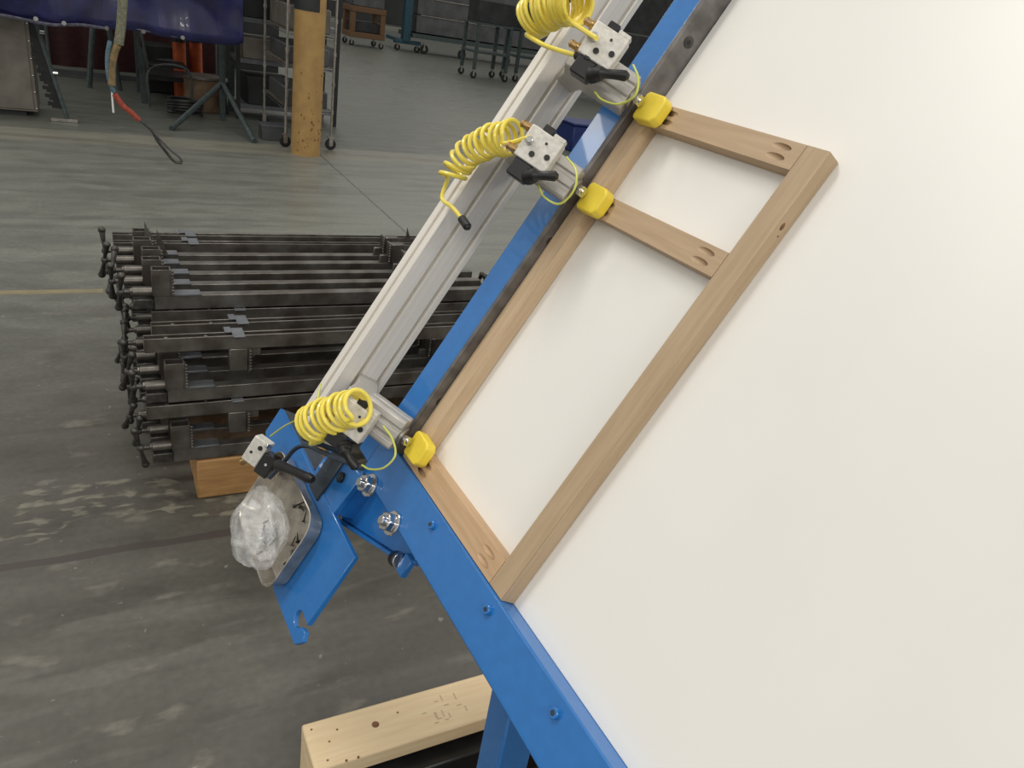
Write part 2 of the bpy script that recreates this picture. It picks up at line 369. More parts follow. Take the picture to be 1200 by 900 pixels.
# ------------------------------------------------------------------ clamps
def unit_matrix(bu, bv):
    a = (U-N).normalized(); b = (U+N).normalized()
    return Matrix.Translation(MT @ Vector((bu, bv, .058))) @ Matrix((a, V, b)).transposed().to_4x4()
def valve_parts(t, dv, lev, x0=-.112, zt=.045):
    """white valve block with black lever; x along the push, y up the table, z off the surface"""
    cx = x0+.028
    bm = nb(); box(bm, x0, x0+.056, dv-.026, dv+.026, zt-.026, zt); box(bm, x0+.004, x0+.05, dv-.0275, dv+.0275, zt-.022, zt-.006)
    v = build('valve_block', bm, VALVEW, t, .002, seg=2)
    bm = nb()
    for (a, b, r) in ((x0+.024, dv-.012, .0045), (x0+.046, dv-.004, .0045), (x0+.034, dv+.012, .002)): cyl(bm, (a, b, zt-.001), (a, b, zt+.0015), r, seg=14)
    build('valve_screws', bm, BLACK, v)
    bm = nb(); cyl(bm, (x0+.011, dv+.002, zt-.002), (x0+.011, dv+.002, zt+.008), .0065, seg=6); cyl(bm, (x0+.011, dv+.002, zt+.008), (x0+.011, dv+.002, zt+.012), .0048, seg=14)
    build('push_fitting', bm, CHROME, v, .0006)
    for s in (-1, 1):
        bm = nb(); y = dv+s*.019; z = zt-.012
        cyl(bm, (x0+.002, y, z), (x0-.006, y, z), .0078, seg=6); cyl(bm, (x0-.006, y, z), (x0-.015, y, z), .0058, seg=14); cyl(bm, (x0-.015, y, z), (x0-.019, y, z), .0068, .004, seg=14)
        build('brass_fitting', bm, BRASS, v, .0006)
    bm = nb(); box(bm, x0+.016, x0+.034, dv+.0255, dv+.037, zt-.02, zt-.003); build('end_cap', bm, BLACKP, v, .0015)
    bm = nb(); box(bm, x0+.036, x0+.056, dv+.0255, dv+.032, zt-.018, zt-.001); build('port_block', bm, VALVEW, v, .001)
    bm = nb(); box(bm, x0+.005, x0+.036, dv-.054, dv-.026, zt-.026, zt-.001); 
    lb = build('lever_base', bm, BLACKP, t, .002)
    p0 = Vector((x0+.036, dv-.042, zt-.008)); p1 = Vector(lev)
    d = (p1-p0); L = d.length; pts = [p0+d*f for f in (0, .1, .14, .2, .24, .3, .34, .42, .6, .8, .92, 1)]
    rr = [.012, .012, .010, .011, .009, .010, .008, .0065, .0068, .0075, .0078, .004]
    for k, p in enumerate(pts): p.z += .010*math.sin(math.pi*min(1, k/11))
    bm = nb(); tube(bm, pts, rr, 14); build('lever_handle', bm, BLACK, t)
def clamp(name, label, bu, bv, dv, lev, hose, fit, loop, group='pneumatic clamps along the aluminium rail'):
    M = unit_matrix(bu, bv); MI = M.inverted() @ MT; t = thing(name, label, 'clamp', M, None)
    bm = nb()     # cylinder with slots, profile across y,z run along x
    pf = [(-.028, -.036), (.028, -.036), (.028, -.018), (.024, -.017), (.024, -.011), (.028, -.010), (.028, .006), (.024, .010),
          (.013, .010), (.012, .006), (.006, .006), (.005, .010), (-.007, .010), (-.008, .006), (-.014, .006), (-.015, .010), (-.024, .010), (-.028, .006)]
    prism(bm, pf, -.095, -.018, Matrix(((0, 0, 1, 0), (1, 0, 0, 0), (0, 1, 0, 0), (0, 0, 0, 1))))
    build('cylinder_body', bm, ALU_D, t, .0012)
    bm = nb(); cyl(bm, (-.018, 0, -.013), (-.012, 0, -.013), .016, seg=24); build('cylinder_collar', bm, STEEL_L, t, .001)
    bm = nb(); cyl(bm, (-.013, 0, -.010), (.002, 0, -.002), .005, seg=14); cyl(bm, (-.006, 0, -.006), (.0, 0, -.002), .0095, seg=6)
    build('piston_rod', bm, CHROME, t, .0006)
    # swivel pad lying on the frame
    bm = nb(); pc = Vector((bu+.013, bv, 0))
    pad = [(-.026, -.019), (-.021, -.0235), (.017, -.022), (.0245, -.014), (.0245, .014), (.017, .022), (-.021, .0235), (-.026, .019)]
    prism(bm, pad, .0268, .047, MI @ Matrix.Translation(pc))
    p = build('clamp_pad', bm, PAD, t, .003, seg=3)
    # arm back to the rail
    bm = nb()
    prism(bm, [(-.2085, .035), (-.2085, .075), (-.15, .105), (-.105, .140), (-.065, .118), (-.085, .095), (-.15, .06)], -.012, .012,
          MI @ Matrix(((1, 0, 0, 0), (0, 0, 1, bv), (0, 1, 0, 0), (0, 0, 0, 1))))
    build('mounting_arm', bm, ALU_D, t, .002)
    valve_parts(t, dv, lev)
    bm = nb(); tube(bm, [MI @ p for p in hose], .0037, 8); build('coil_hose', bm, HOSE, t)
    bm = nb()
    f0, f1 = MI @ Vector(fit[0]), MI @ Vector(fit[1]); cyl(bm, f0, f1, .0072, seg=14); cyl(bm, f1, f1+(f1-f0).normalized()*.005, .006, .003, seg=14)
    build('hose_end_fitting', bm, BLACKP, t, .0008)
    bm = nb(); tube(bm, spline([MI @ p for p in loop], 8), .0016, 6); build('air_tube', bm, TUBE, t)
    return t
def T(*a): return tuv(*a)
# middle clamp
hm = coil([T(604, 160, .155), T(574, 166, .155), T(553, 177, .150), T(538, 192, .145), T(529, 211, .14)], .0245, .021, 10.3, phase=1.2,
          end0=T(621, 161, .165), end1=[T(513, 214, .135), T(518, 232, .128), T(530, 243, .125), T(541, 256, .122)])
clamp('pneumatic_clamp', 'middle clamp, its yellow coil fanned out over the rail, pad on the middle wooden rail', .014, .537, .010, (-.036, -.008, .05), hm,
      (T(541, 256, .122), T(548, 266, .118)), [T(664, 184, .125), T(675, 200, .12), T(673, 222, .115), T(656, 239, .11), T(638, 231, .115), T(630, 216, .12)])
# top clamp
ht = coil([T(680, 6, .17), T(664, 4, .17), T(648, 9, .17), T(632, 15, .17), T(622, 24, .165)], .027, .031, 12.4, phase=2.0,
          end0=T(699, 45, .175), end1=[T(618, 42, .165), T(636, 52, .165), T(655, 59, .16), T(676, 65, .155)])
clamp('pneumatic_clamp', 'uppermost clamp with thick bundled yellow coil, its pad on the top wooden rail', .003, .696, .024, (-.026, .006, .05), ht,
      (T(676, 65, .155), T(689, 69, .152)), [T(742, 76, .125), T(748, 92, .12), T(744, 112, .115), T(725, 122, .11), T(706, 117, .115), T(697, 108, .12)])
# bottom clamp
hb = coil([T(423, 476, .165), T(408, 480, .165), T(392, 486, .165), T(376, 492, .165), T(364, 500, .16)], .026, .031, 9.3, phase=.5,
          end0=T(407, 493, .175), end1=[T(372, 510, .16), T(385, 509, .155), T(394, 506, .15)])
clamp('pneumatic_clamp', 'lowest clamp at the corner of the table, pad on the bottom wooden rail', .006, .056, -.012, (-.036, -.070, .045), hb,
      (T(394, 506, .15), T(402, 503, .148)), [T(449, 499, .12), T(460, 515, .11), T(463, 534, .11), T(450, 548, .11), T(434, 550, .11), T(424, 545, .115)])
# separate hand valve at the lower left
t4 = thing('hand_valve', 'white and black lever valve at the left end of the blue holder plate', 'valve', Matrix.Translation(MT @ T(309, 532, .05)) @ unit_matrix(0, 0).to_3x3().to_4x4())
bm = nb(); box(bm, -.030, .006, -.028, .030, -.01, .02); v = build('valve_block', bm, VALVEW, t4, .002, seg=2)
bm = nb(); cyl(bm, (-.006, .014, .019), (-.006, .014, .022), .005, seg=14); cyl(bm, (-.018, -.004, .019), (-.018, -.004, .0215), .003, seg=12); build('valve_screws', bm, BLACK, v)
bm = nb(); cyl(bm, (.002, .024, .016), (.010, .030, .026), .0065, seg=6); build('push_fitting', bm, CHROME, v, .0006)
for y in (-.018, -.006):
    bm = nb(); cyl(bm, (-.022, -.026, .004), (-.030, -.040+y*.3, .004+y*.3), .0065, seg=8); build('brass_fitting', bm, BRASS, v, .0006)
bm = nb(); box(bm, .006, .036, -.036, .012, -.012, .018); lb = build('lever_base', bm, BLACKP, t4, .002)
bm = nb(); cyl(bm, (.022, -.008, .018), (.022, -.008, .0195), .003, seg=12); build('base_screw', bm, CHROME, lb)
M4 = t4.matrix_world.inverted() @ MT
bm = nb(); tube(bm, spline([M4 @ T(326, 545, .06), M4 @ T(336, 549, .065), M4 @ T(348, 554, .07), M4 @ T(358, 559, .07), M4 @ T(367, 562, .068)], 3), [.011]*3+[.010, .009, .009, .0088, .009, .0092, .0095, .010, .009, .005], 14)
build('lever_handle', bm, BLACK, t4)
bm = nb(); sp = [T(316, 560, .055), T(330, 545, .055), T(346, 526, .055), T(362, 523, .05), T(382, 532, .045), T(425, 549, .04)]
tube(bm, [M4 @ p for p in spline(sp, 5)], .0045, 6); build('support_strap', bm, SLATE, t4)
bm = nb(); tube(bm, spline([M4 @ T(317, 511, .075), M4 @ T(334, 499, .09), M4 @ T(352, 490, .12), M4 @ T(368, 480, .14), M4 @ T(376, 450, .135)], 6), .0017, 6); build('air_tube', bm, TUBE, t4)

# ------------------------------------------------------------------ tray, bag, screws
def rrect(x0, x1, y0, y1, r, k=5):
    o = []
    for cx, cy, a in ((x1-r, y1-r, 0), (x0+r, y1-r, 90), (x0+r, y0+r, 180), (x1-r, y0+r, 270)):
        for i in range(k+1): t = R(a+i*90/k); o.append((cx+r*math.cos(t), cy+r*math.sin(t)))
    return o
tray = thing('parts_tray', 'shallow tin tray with rounded corners on the blue holder plate', 'tray', MT @ Matrix.Translation((-.26, -.285, .001)))
bm = nb()
prof = [(.0, .0), (.009, .032), (.012, .032), (.012, .030)]
outer = [(0.0, .010), (.0, .0)]
loops = []
for (off, z) in ((-.004, .0015), (0, .003), (.007, .031), (.009, .033), (.011, .032), (.010, .030), (.0015, .001), (-.004, 0)):
    loops.append([bm.verts.new((x, y, z)) for x, y in rrect(-.125-off, .125+off, -.076-off, .076+off, .028+off)])
for a, b in zip(loops, loops[1:]):
    for i in range(len(a)): bm.faces.new((a[i], a[(i+1) % len(a)], b[(i+1) % len(a)], b[i]))
bm.faces.new(loops[0]); bm.faces.new(loops[-1][::-1])
build('tray_pan', bm, TIN, tray)
def bag_mat():
    m = bpy.data.materials.new('clear_crinkled_plastic'); m.use_nodes = True; nt = m.node_tree; p = nt.nodes['Principled BSDF']
    p.inputs['Base Color'].default_value = (.86, .87, .88, 1); p.inputs['Roughness'].default_value = .14
    p.inputs['Alpha'].default_value = .62; p.inputs['Coat Weight'].default_value = .5
    n = nt.nodes.new('ShaderNodeTexNoise'); n.inputs['Scale'].default_value = 12; n.inputs['Detail'].default_value = 3; n.inputs['Distortion'].default_value = 2.2
    tc = nt.nodes.new('ShaderNodeTexCoord'); nt.links.new(tc.outputs['Object'], n.inputs['Vector'])
    b = nt.nodes.new('ShaderNodeBump'); b.inputs['Strength'].default_value = .7; b.inputs['Distance'].default_value = .008
    nt.links.new(n.outputs['Fac'], b.inputs['Height']); nt.links.new(b.outputs[0], p.inputs['Normal'])
    r = nt.nodes.new('ShaderNodeValToRGB'); r.color_ramp.elements[0].color = (.14,)*3+(1,); r.color_ramp.elements[1].color = (.50,)*3+(1,)
    r.color_ramp.elements[0].position = .35; r.color_ramp.elements[1].position = .65
    nt.links.new(n.outputs['Fac'], r.inputs[0]); nt.links.new(r.outputs[0], p.inputs['Alpha']); return m
from mathutils import noise as mn
bc = T(304, 621, .05)
bag = thing('plastic_bag', 'crumpled clear plastic bag of hardware lying in the tin tray', 'bag', MT @ Matrix.Translation(bc))
bm = nb(); bmesh.ops.create_icosphere(bm, subdivisions=5, radius=1)
for v in bm.verts:
    c = v.co.copy(); k = 1+.22*mn.noise(c*1.3+Vector((3, 1, 2))) - .16*abs(mn.noise(c*2.0)) - .05*abs(mn.noise(c*5))
    v.co = Vector((c.x*.082*k, c.y*.066*k, max(-.040, c.z*.045*k)))
    if c.x < -.2 and c.y > 0: v.co.y += .018*(-c.x)
bsk = build('bag_film', bm, bag_mat(), bag)
bm = nb(); 
for k in range(46):
    a = random.uniform(0, 6.28); r = random.uniform(0, .035); p = Vector((r*math.cos(a)+.012, r*math.sin(a)-.008, random.uniform(-.032, -.005)))
    d = Vector((random.gauss(0, 1), random.gauss(0, 1), random.gauss(0, .5))).normalized()*.008; cyl(bm, p-d, p+d, .0022, seg=6)
build('bagged_screws', bm, mat('zinc_screws', (.35, .35, .36), .35, .7, var=.3), bag, kind='stuff')
def screw(px, py, ang, l=.011):
    p = T(px, py, .012)-Vector((0, 0, .006)); 
    bm = nb(); d = Vector((math.cos(ang), math.sin(ang), 0))
    cyl(bm, -d*l, d*l*.8, .0019, .0008, seg=8); cyl(bm, -d*l-d*.002, -d*l+d*.001, .0042, .002, seg=10)
    return bm, p
pile = [(347, 589, .9), (351, 596, .2), (355, 604, 2.2), (348, 636, .3), (343, 642, 1.4), (339, 648, 2.4), (345, 652, .8), (337, 656, 2.9), (342, 632, 2.0), (350, 643, 1.1), (334, 662, .4), (346, 628, 2.7)]
where = ['long dark screw near the upper edge of the tin tray', 'short screw just below the long one in the tin tray', 'short screw against the right rim of the tin tray', 'screw at the top left of the pile in the tray', 'screw in the middle left of the pile in the tray', 'screw at the lower left of the pile in the tray', 'screw at the right side of the pile in the tray', 'screw leaning out of the bottom of the pile in the tray', 'screw near the top of the pile in the tray', 'screw at the far right of the pile near the tray rim', 'lowest loose screw in the lower corner of the tray', 'topmost screw of the pile in the tray']
for k, (x, y, a) in enumerate(pile):
    bm, p = screw(x, y, a, .018 if k == 0 else .010)
    build('screw', bm, SCREW, M=MT @ Matrix.Translation((p.x, p.y, .0035+.0018*(k % 3))), label=where[k], category='screw', group='loose screws in the tin tray')

# ------------------------------------------------------------------ face frame
frame = thing('face_frame', 'pale maple cabinet face frame with a middle rail lying on the white surface', 'frame', MT @ Matrix.Translation((0, 0, .0004)))
TH = .025
def stile(x0, x1, lab=None, m=None):
    bm = nb(); box(bm, x0, x1, .0175, .7155, 0, TH); o = build('stile', bm, m or MAP_V, frame, .0008)
    if lab: o['label'] = lab
    return o
stile(-.0290, .0070); sr = stile(.2995, .3350, 'tan stile with small dark knots on its outer edge', MAP_T)
bm = nb()
for (x, y, s) in ((.3352, tuv(921, 268, .012).y, 1), (.3352, tuv(873, 329, .012).y, .5)):
    z = .014
    ball(bm, (x-.0012, y, z), .0040*s, (.5, 1.6, 1)); ball(bm, (x-.0012, y-.012*s, z-.004), .0025*s, (.5, 1.2, 1)); ball(bm, (x-.0012, y+.009*s, z+.002), .002*s, (.5, 1.2, 1))
build('knot', bm, KNOT, sr)
def rail_(y0, y1, m_=MAP_R):
    # the board with real pocket holes: grooves cut into its face near both ends
    bm = nb(); box(bm, .0073, .2992, y0, y1, 0, TH)
    o = build('rail', bm, m_, frame, 0)
    cut = nb()
    for xe, sx in ((.0073, 1), (.2992, -1)):
        for yy in (y0+.30*(y1-y0), y0+.70*(y1-y0)):
            a = Vector((xe+sx*.003, yy, TH-.0092)); b = Vector((xe+sx*.085, yy, TH+.0150)); cyl(cut, a, b, .0047, seg=20)
    me = bpy.data.meshes.new('cutter'); cut.to_mesh(me); cut.free()
    co = bpy.data.objects.new('cutter', me); C.objects.link(co); co.matrix_world = frame.matrix_world
    md = o.modifiers.new('pockets', 'BOOLEAN'); md.object = co; md.solver = 'EXACT'; md.operation = 'DIFFERENCE'
    bpy.context.view_layer.update()
    ev = o.evaluated_get(bpy.context.evaluated_depsgraph_get()); nm = bpy.data.meshes.new_from_object(ev)
    o.modifiers.clear(); o.data = nm
    if not nm.materials: nm.materials.append(m_)
    for pl in nm.polygons: pl.use_smooth = False
    bpy.data.objects.remove(co)
    return o
rail_(.0180, .0560, MAP_B); rail_(.519, .5555); rail_(.6790, .7150)

# ------------------------------------------------------------------ timbers under the table
def ez(px, py, z): 
    q = ground(px, py, z); return Vector((q.dot(E1), q.dot(E2), z))
zt = .20
pL = ez(353, 849, zt); pN = ez(559, 863, zt); pF = ez(567, 791, zt)
t1 = thing('support_timber', 'pale new pine timber with a knot and nail holes, crossing behind the blue leg', 'timber', ME @ Matrix.Translation((pL.x, pL.y, .0)))
Wt = pF.y-pN.y if False else .115
bm = nb(); box(bm, 0, 1.7, -Wt, 0, zt-.044, zt); build('plank', bm, PINE, t1, .005, seg=2)
bm = nb()
def on(px, py): q = ez(px, py, zt); return Vector((q.x-pL.x, q.y-pL.y, zt))
q = on(440, 849); cyl(bm, q-Vector((0, 0, .002)), q+Vector((0, 0, .0004)), .008, seg=16); bmesh.ops.scale(bm, vec=(1, 1, 1), verts=bm.verts); build('knot', bm, KNOT, t1)
bm = nb()
for px, py in ((365, 855), (395, 855), (386, 869), (384, 891), (406, 891), (420, 887), (466, 835)):
    q = on(px, py); cyl(bm, q-Vector((0, 0, .002)), q+Vector((0, 0, .0004)), .0024, seg=10)
build('nail_holes', bm, KNOT, t1, kind='stuff')
INK = mat('faded_ink', (.55, .42, .28), .7, var=.15, scale=200)
bm = nb()
for px, py, w_, h_ in ((511, 838, .006, .016), (515, 842, .012, .003), (519, 836, .003, .018), (512, 847, .010, .003), (524, 843, .010, .003), (527, 838, .003, .012), (511, 822, .010, .003), (517, 818, .003, .016), (523, 826, .012, .003), (533, 816, .003, .018), (538, 826, .012, .003), (497, 836, .010, .003), (546, 830, .003, .014)):
    q = on(px, py); box(bm, q.x-w_/2, q.x+w_/2, q.y-h_/2, q.y+h_/2, zt, zt+.0003)
build('faded_stamp', bm, INK, t1, kind='stuff')
bm = nb(); box(bm, .001, .042, -Wt, 0, 0, zt-.0442); build('end_board', bm, PINE, t1, .003)
bm = nb(); box(bm, 1.2, 1.3, -Wt, 0, 0, zt-.0442); build('foot_block', bm, PINE, t1, .003)
t2 = thing('support_timber', 'second pine timber, just glimpsed right of the blue leg', 'timber', ME @ Matrix.Translation((pL.x+.05, pL.y-.27, .0)))
bm = nb(); box(bm, 0.22, 1.7, -.115, 0, zt-.095, zt); build('beam', bm, PINE, t2, .004, seg=2)
bm = nb(); box(bm, .3, .4, -.115, 0, 0, zt-.0951); box(bm, 1.2, 1.3, -.115, 0, 0, zt-.0951); build('foot_block', bm, PINE, t2, .003)
bm = nb(); box(bm, .06, 1.15, -.145, -.01, 0, .135)  # plain black box filling the gap under the plank
o = build('black_block', bm, BLACKP, None, .004, ME @ Matrix.Translation((pL.x, pL.y, 0)), label='black block under the pine timber with the knot', category='beam')

# ------------------------------------------------------------------ stack of bar clamps
S = ground(232, 586)
MS = Matrix.Translation(S) @ ME
def clamp_proto():
    t = thing('bar_clamp', '', 'clamp')
    L = 1.19; W = .034; Hb = .045; th = .006
    bm = nb()    # channel, open downward
    prism(bm, [(-W/2, 0), (-W/2, Hb), (W/2, Hb), (W/2, 0), (W/2-th, 0), (W/2-th, Hb-th), (-W/2+th, Hb-th), (-W/2+th, 0)], 0, L, Matrix(((0, 0, 1, 0), (1, 0, 0, 0), (0, 1, 0, 0), (0, 0, 0, 1))))
    build('bar', bm, STEEL, t, .0012)
    bm = nb(); z0, z1 = Hb, Hb+.086; a, b, w_ = -.005, .050, .019; k = .004
    for bx in ((a, a+k, -w_, w_), (b-k, b, -w_, w_), (a+k, b-k, -w_, -w_+k), (a+k, b-k, w_-k, w_)): box(bm, *bx, z0, z1)
    build('head_post', bm, STEEL, t, .0006)
    bm = nb(); box(bm, b, b+.006, -.022, .022, Hb, z1-.012); 
    for i in range(8): ball(bm, (b+.004, -.022, Hb+.008+i*.0105), .0042, seg=6)
    build('jaw_plate', bm, STEEL, t)
    bm = nb(); box(bm, b+.006, b+.085, -.021, .021, Hb, Hb+.006); build('foot_plate', bm, STEEL_P, t, .0008)
    bm = nb(); cyl(bm, (-.060, 0, .055), (a, 0, .055), .0155, seg=14); cyl(bm, (-.066, 0, .055), (-.060, 0, .055), .0125, seg=6); build('screw_barrel', bm, STEEL, t, .0008)
    bm = nb(); cyl(bm, (-.095, 0, .055), (-.066, 0, .055), .0075, seg=10); ball(bm, (-.092, 0, .055), .0125, seg=10); build('screw', bm, STEEL_D, t)
    bm = nb(); box(bm, -.06, -.002, -W/2, W/2, .002, .035); build('head_block', bm, STEEL_D, t, .003)
    # sliding jaw at the far end
    bm = nb(); box(bm, .90, .955, -.019, .019, Hb, Hb+.075); box(bm, .86, .90, -.008, .008, Hb, Hb+.03); build('sliding_jaw', bm, STEEL, t, .002)
    bm = nb(); box(bm, .893, .899, -.021, .021, Hb, Hb+.078)
    for i in range(7): ball(bm, (.893, -.021, Hb+.008+i*.0105), .0042, seg=6)
    build('jaw_plate', bm, STEEL, t)
    bm = nb(); box(bm, .91, .945, -.034, .034, -.004, .0); box(bm, .945, .965, .0, .04, -.006, -.002); build('saddle_plate', bm, STEEL_P, t, .0006)
    bm = nb()
    for x in (1.02, 1.13): cyl(bm, (x, 0, .012), (x, 0, .04), .007, seg=6); cyl(bm, (x, 0, .004), (x, 0, .012), .005, seg=8)
    build('channel_bolts', bm, STEEL_L, t)
    # T handle as a part of its own so each clamp turns it differently
    bm = nb(); tube(bm, [(0, 0, -.068), (0, 0, -.05), (0, 0, -.02), (0, 0, .02), (0, 0, .05), (0, 0, .068)], [.0095, .0085, .0055, .0055, .0085, .0095], 8); ball(bm, (0, 0, .070), .0125, seg=8); ball(bm, (0, 0, -.070), .0125, seg=8)
    h = build('handle', bm, STEEL_D, t); h.location = (-.094, 0, .055)
    return t
proto = clamp_proto()
ordn = ['front', 'second', 'third', 'fourth', 'fifth', 'sixth', 'seventh', 'eighth']
def put_clamp(a, b, z, inv, label, group=None, first=[True]):
    if first[0]: o = proto; first[0] = False
    else: o = copy_tree(proto)
    M = MS @ Matrix.Translation((a, b, z))
    if inv: M = M @ Matrix.Rotation(math.pi, 4, 'Z') @ Matrix.Rotation(math.pi, 4, 'X')
    o.matrix_world = M @ Matrix.Rotation(R(random.uniform(-.25, .25)), 4, 'Z')
    o['label'] = label
    if group: o['group'] = group
    elif 'group' in o: del o['group']
    for ch in o.children:
        if ch.name.split('.')[0] == 'handle':
            ch.rotation_euler = (R(random.choice([18, -14, 32, 26, -30, 8, -33, 28])), R(random.uniform(-14, 14)), 0)
    return o
# top row: five upright, two upside-down ones at the back
ys = [.235, .330, .430, .530, .625, .72, .815]
for k, y in enumerate(ys):
    a = -.068 + [-.016, -.036, -.030, -.050, -.046, 0, 0][k]
    if k >= 5: put_clamp(a-.11+1.19, y, .590+.045+.014, True, 'rusty steel bar clamp, %s in the top row of the stack' % ('farthest back' if k == 6 else 'second from the back'))
    else: put_clamp(a, y, .590, False, 'upright steel bar clamp, %s of the top row of the stack' % ('frontmost' if k == 0 else ordn[k]+' from the front'))
# thin triangular fins standing on the back clamps
for x, y, z in ((-.085, .60, .59+.13), (-.05, .555, .59+.115), (.945, .80, .655)):
    bm = nb(); prism(bm, [(x, z-.05), (x+.036, z-.05), (x+.004, z+.04)], y-.002, y+.002, Matrix(((1, 0, 0, 0), (0, 0, 1, 0), (0, 1, 0, 0), (0, 0, 0, 1))))
    par = [c for c in bpy.data.objects if c.get('label', '').startswith('rusty steel bar clamp, farthest' if x > .5 else ('upright steel bar clamp, fifth' if y > .58 else 'upright steel bar clamp, fourth'))][0]
    f = build('fin', bm, STEEL, par); bpy.context.view_layer.update(); f.matrix_world = MS
rows = [(.155, False, 'bottom row'), (.364, True, 'second row up'), (.371, False, 'third row up'), (.584, True, 'fourth row up')]
for z, inv, nm in rows:
    for k in range(6 if z > .5 else 8):
        y = .023+k*.104; a = -.075+random.uniform(-.012, .012)
        vis = True
        if inv: args = (-.139+1.19+(.035 if k else 0)+random.uniform(0, .01), y, z)
        else: args = (a, y, z)
        if vis: put_clamp(*args, inv, '%s steel bar clamp, %s in the %s of the stack' % ('upside-down' if inv else 'upright', 'frontmost' if k == 0 else ordn[k]+' from the front', nm))
        else: put_clamp(*args, inv, 'steel bar clamp behind the front one in the %s' % nm, 'inner clamps of the %s' % nm)
# blocks under the stack
for i, (x0, x1, lab) in enumerate(((0, .42, 'worn orange-brown wood block under the near left end of the stack'), (.70, 1.1, 'wood block under the right end of the clamp stack'))):
    bm = nb(); box(bm, x0, x1, .0, .80, 0, .148) if i else box(bm, x0, x1, .004, .80, 0, .148)
    build('wood_block', bm, PINE_O, None, .006, MS, seg=2, label=lab, category='block')

# ------------------------------------------------------------------ background
def bg(name, label, cat, px, py, **k):
    p = ground(px, py); t = thing(name, label, cat, Matrix.Translation(p) @ ME, **k); return t, p
def caster(t, x, y, r=.05, side='caster'):
    bm = nb(); cyl(bm, (x, y-.016, r), (x, y+.016, r), r, seg=18); o = build('caster_wheel', bm, BLACK, t, .004)
    bm = nb(); box(bm, x-.02, x+.02, y-.022, y-.018, r*.8, r*2.3); box(bm, x-.02, x+.02, y+.018, y+.022, r*.8, r*2.3); box(bm, x-.03, x+.03, y-.03, y+.03, r*2.2, r*2.4); cyl(bm, (x, y-.02, r), (x, y+.02, r), r*.35, seg=10)
    build('fork', bm, STEEL_L, o)
# bollard
t, p = bg('bollard', 'ochre painted round bollard with chipped paint', 'bollard', 362, 184)
bm = nb(); cyl(bm, (0, .14, 0), (0, .14, 2.4), .140, .142, seg=48); build('post', bm, OCHRE, t)
z = hgt(p, 14); bm = nb()
bmesh.ops.create_cone(bm, cap_ends=True, segments=24, radius1=.146, radius2=.146, depth=.5, matrix=Matrix.Translation((0, .14, z+.25)))
for v in list(bm.verts):
    if v.co.x > .06: v.co.x = .06
build('dark_sleeve', bm, DARK, t)
bm = nb()
for k in range(40):
    a = R(random.uniform(-150, -20)); zz = abs(random.gauss(.25, .35)); r = random.uniform(.004, .010)
    ball(bm, (.1395*math.cos(a), .14+.1395*math.sin(a), min(zz, 1.8)+.03), r, (1, 1, 1.4), seg=6)
build('paint_chips', bm, mat('chipped_paint', (.30, .13, .04), .7, var=.3), t, kind='stuff')
# wire rack
t, p = bg('wire_rack', 'chrome wire shelving rack on casters behind the ochre bollard', 'rack', 334, 172)
H_ = 2.5
for (x, y) in ((0, 0), (.46, 0), (0, 1.1), (.46, 1.1)):
    bm = nb(); cyl(bm, (x, y, .13), (x, y, H_), .0125, seg=12)
    for z in (.35, .62, .9, 1.2, 1.5): cyl(bm, (x, y, z), (x, y, z+.035), .018, seg=12)
    build('post', bm, STEEL_L, t); caster(t, x, y, .055)
for z in (.35, .75, 1.05, 1.40, 1.8):
    bm = nb()
    for y in (0, 1.1): box(bm, 0, .46, y-.003, y+.003, z, z+.006); box(bm, 0, .46, y-.003, y+.003, z+.026, z+.032)
    for x in (0, .46): box(bm, x-.003, x+.003, 0, 1.1, z, z+.006); box(bm, x-.003, x+.003, 0, 1.1, z+.026, z+.032)
    for k in range(22): box(bm, .0, .46, .05*k+.02, .05*k+.024, z+.028, z+.032)
    build('wire_shelf', bm, STEEL_L, t)
    bx = nb(); box(bx, .03, .43, .08, 1.0, z+.036, z+.034+(.16 if z != 1.05 else .22)); o = build('storage_bin', bx, GREYM if z != 1.05 else TANM, None, .01, t.matrix_world, label='grey bin on the %s shelf of the wire rack' % {.35: 'lowest', .75: 'second', 1.05: 'third', 1.40: 'fourth', 1.8: 'top'}[z], category='bin')
# carton shelving left of it
t, p = bg('steel_shelving', 'dark steel shelving full of grey cartons behind the wire rack', 'shelving', 290, 140)
for (x, y) in ((-.1, 0), (1.0, 0), (-.1, .6), (1.0, .6)):
    bm = nb(); box(bm, x-.02, x+.02, y-.02, y+.02, 0, 2.6); build('upright', bm, DARK, t)
for z in (.12, .60, 1.02, 1.45, 1.9):
    bm = nb(); box(bm, -.1, 1.0, 0, .6, z, z+.05); build('shelf', bm, STEEL_P, t)
for z, x0, x1, h, m, lab in ((.17, .0, .5, .3, DARK, 'dark carton on the lowest steel shelf'), (.65, -.06, .38, .22, TANM, 'pale grey carton with dark slots on the steel shelving'), (.65, .42, .95, .22, GREYM, 'grey carton beside the slotted one'), (1.07, -.05, .5, .25, DARK, 'black crate on the middle shelf'), (1.50, -.05, .9, .2, GREYM, 'long grey sheet bundle on the upper shelf')):
    bm = nb(); box(bm, x0, x1, -.02, .5, z, z+h); build('carton', bm, m, None, .01, t.matrix_world, label=lab, category='carton')
t, p = bg('metal_bin', 'small grey metal bin on the floor beside the rack wheel', 'bin', 307, 164)
bm = nb(); box(bm, 0, .26, 0, .2, 0, .14); build('bin_body', bm, GREYM, t, .006)
bm = nb(); box(bm, -.01, .27, -.01, .21, .14, .15); build('rim', bm, STEEL_P, t)
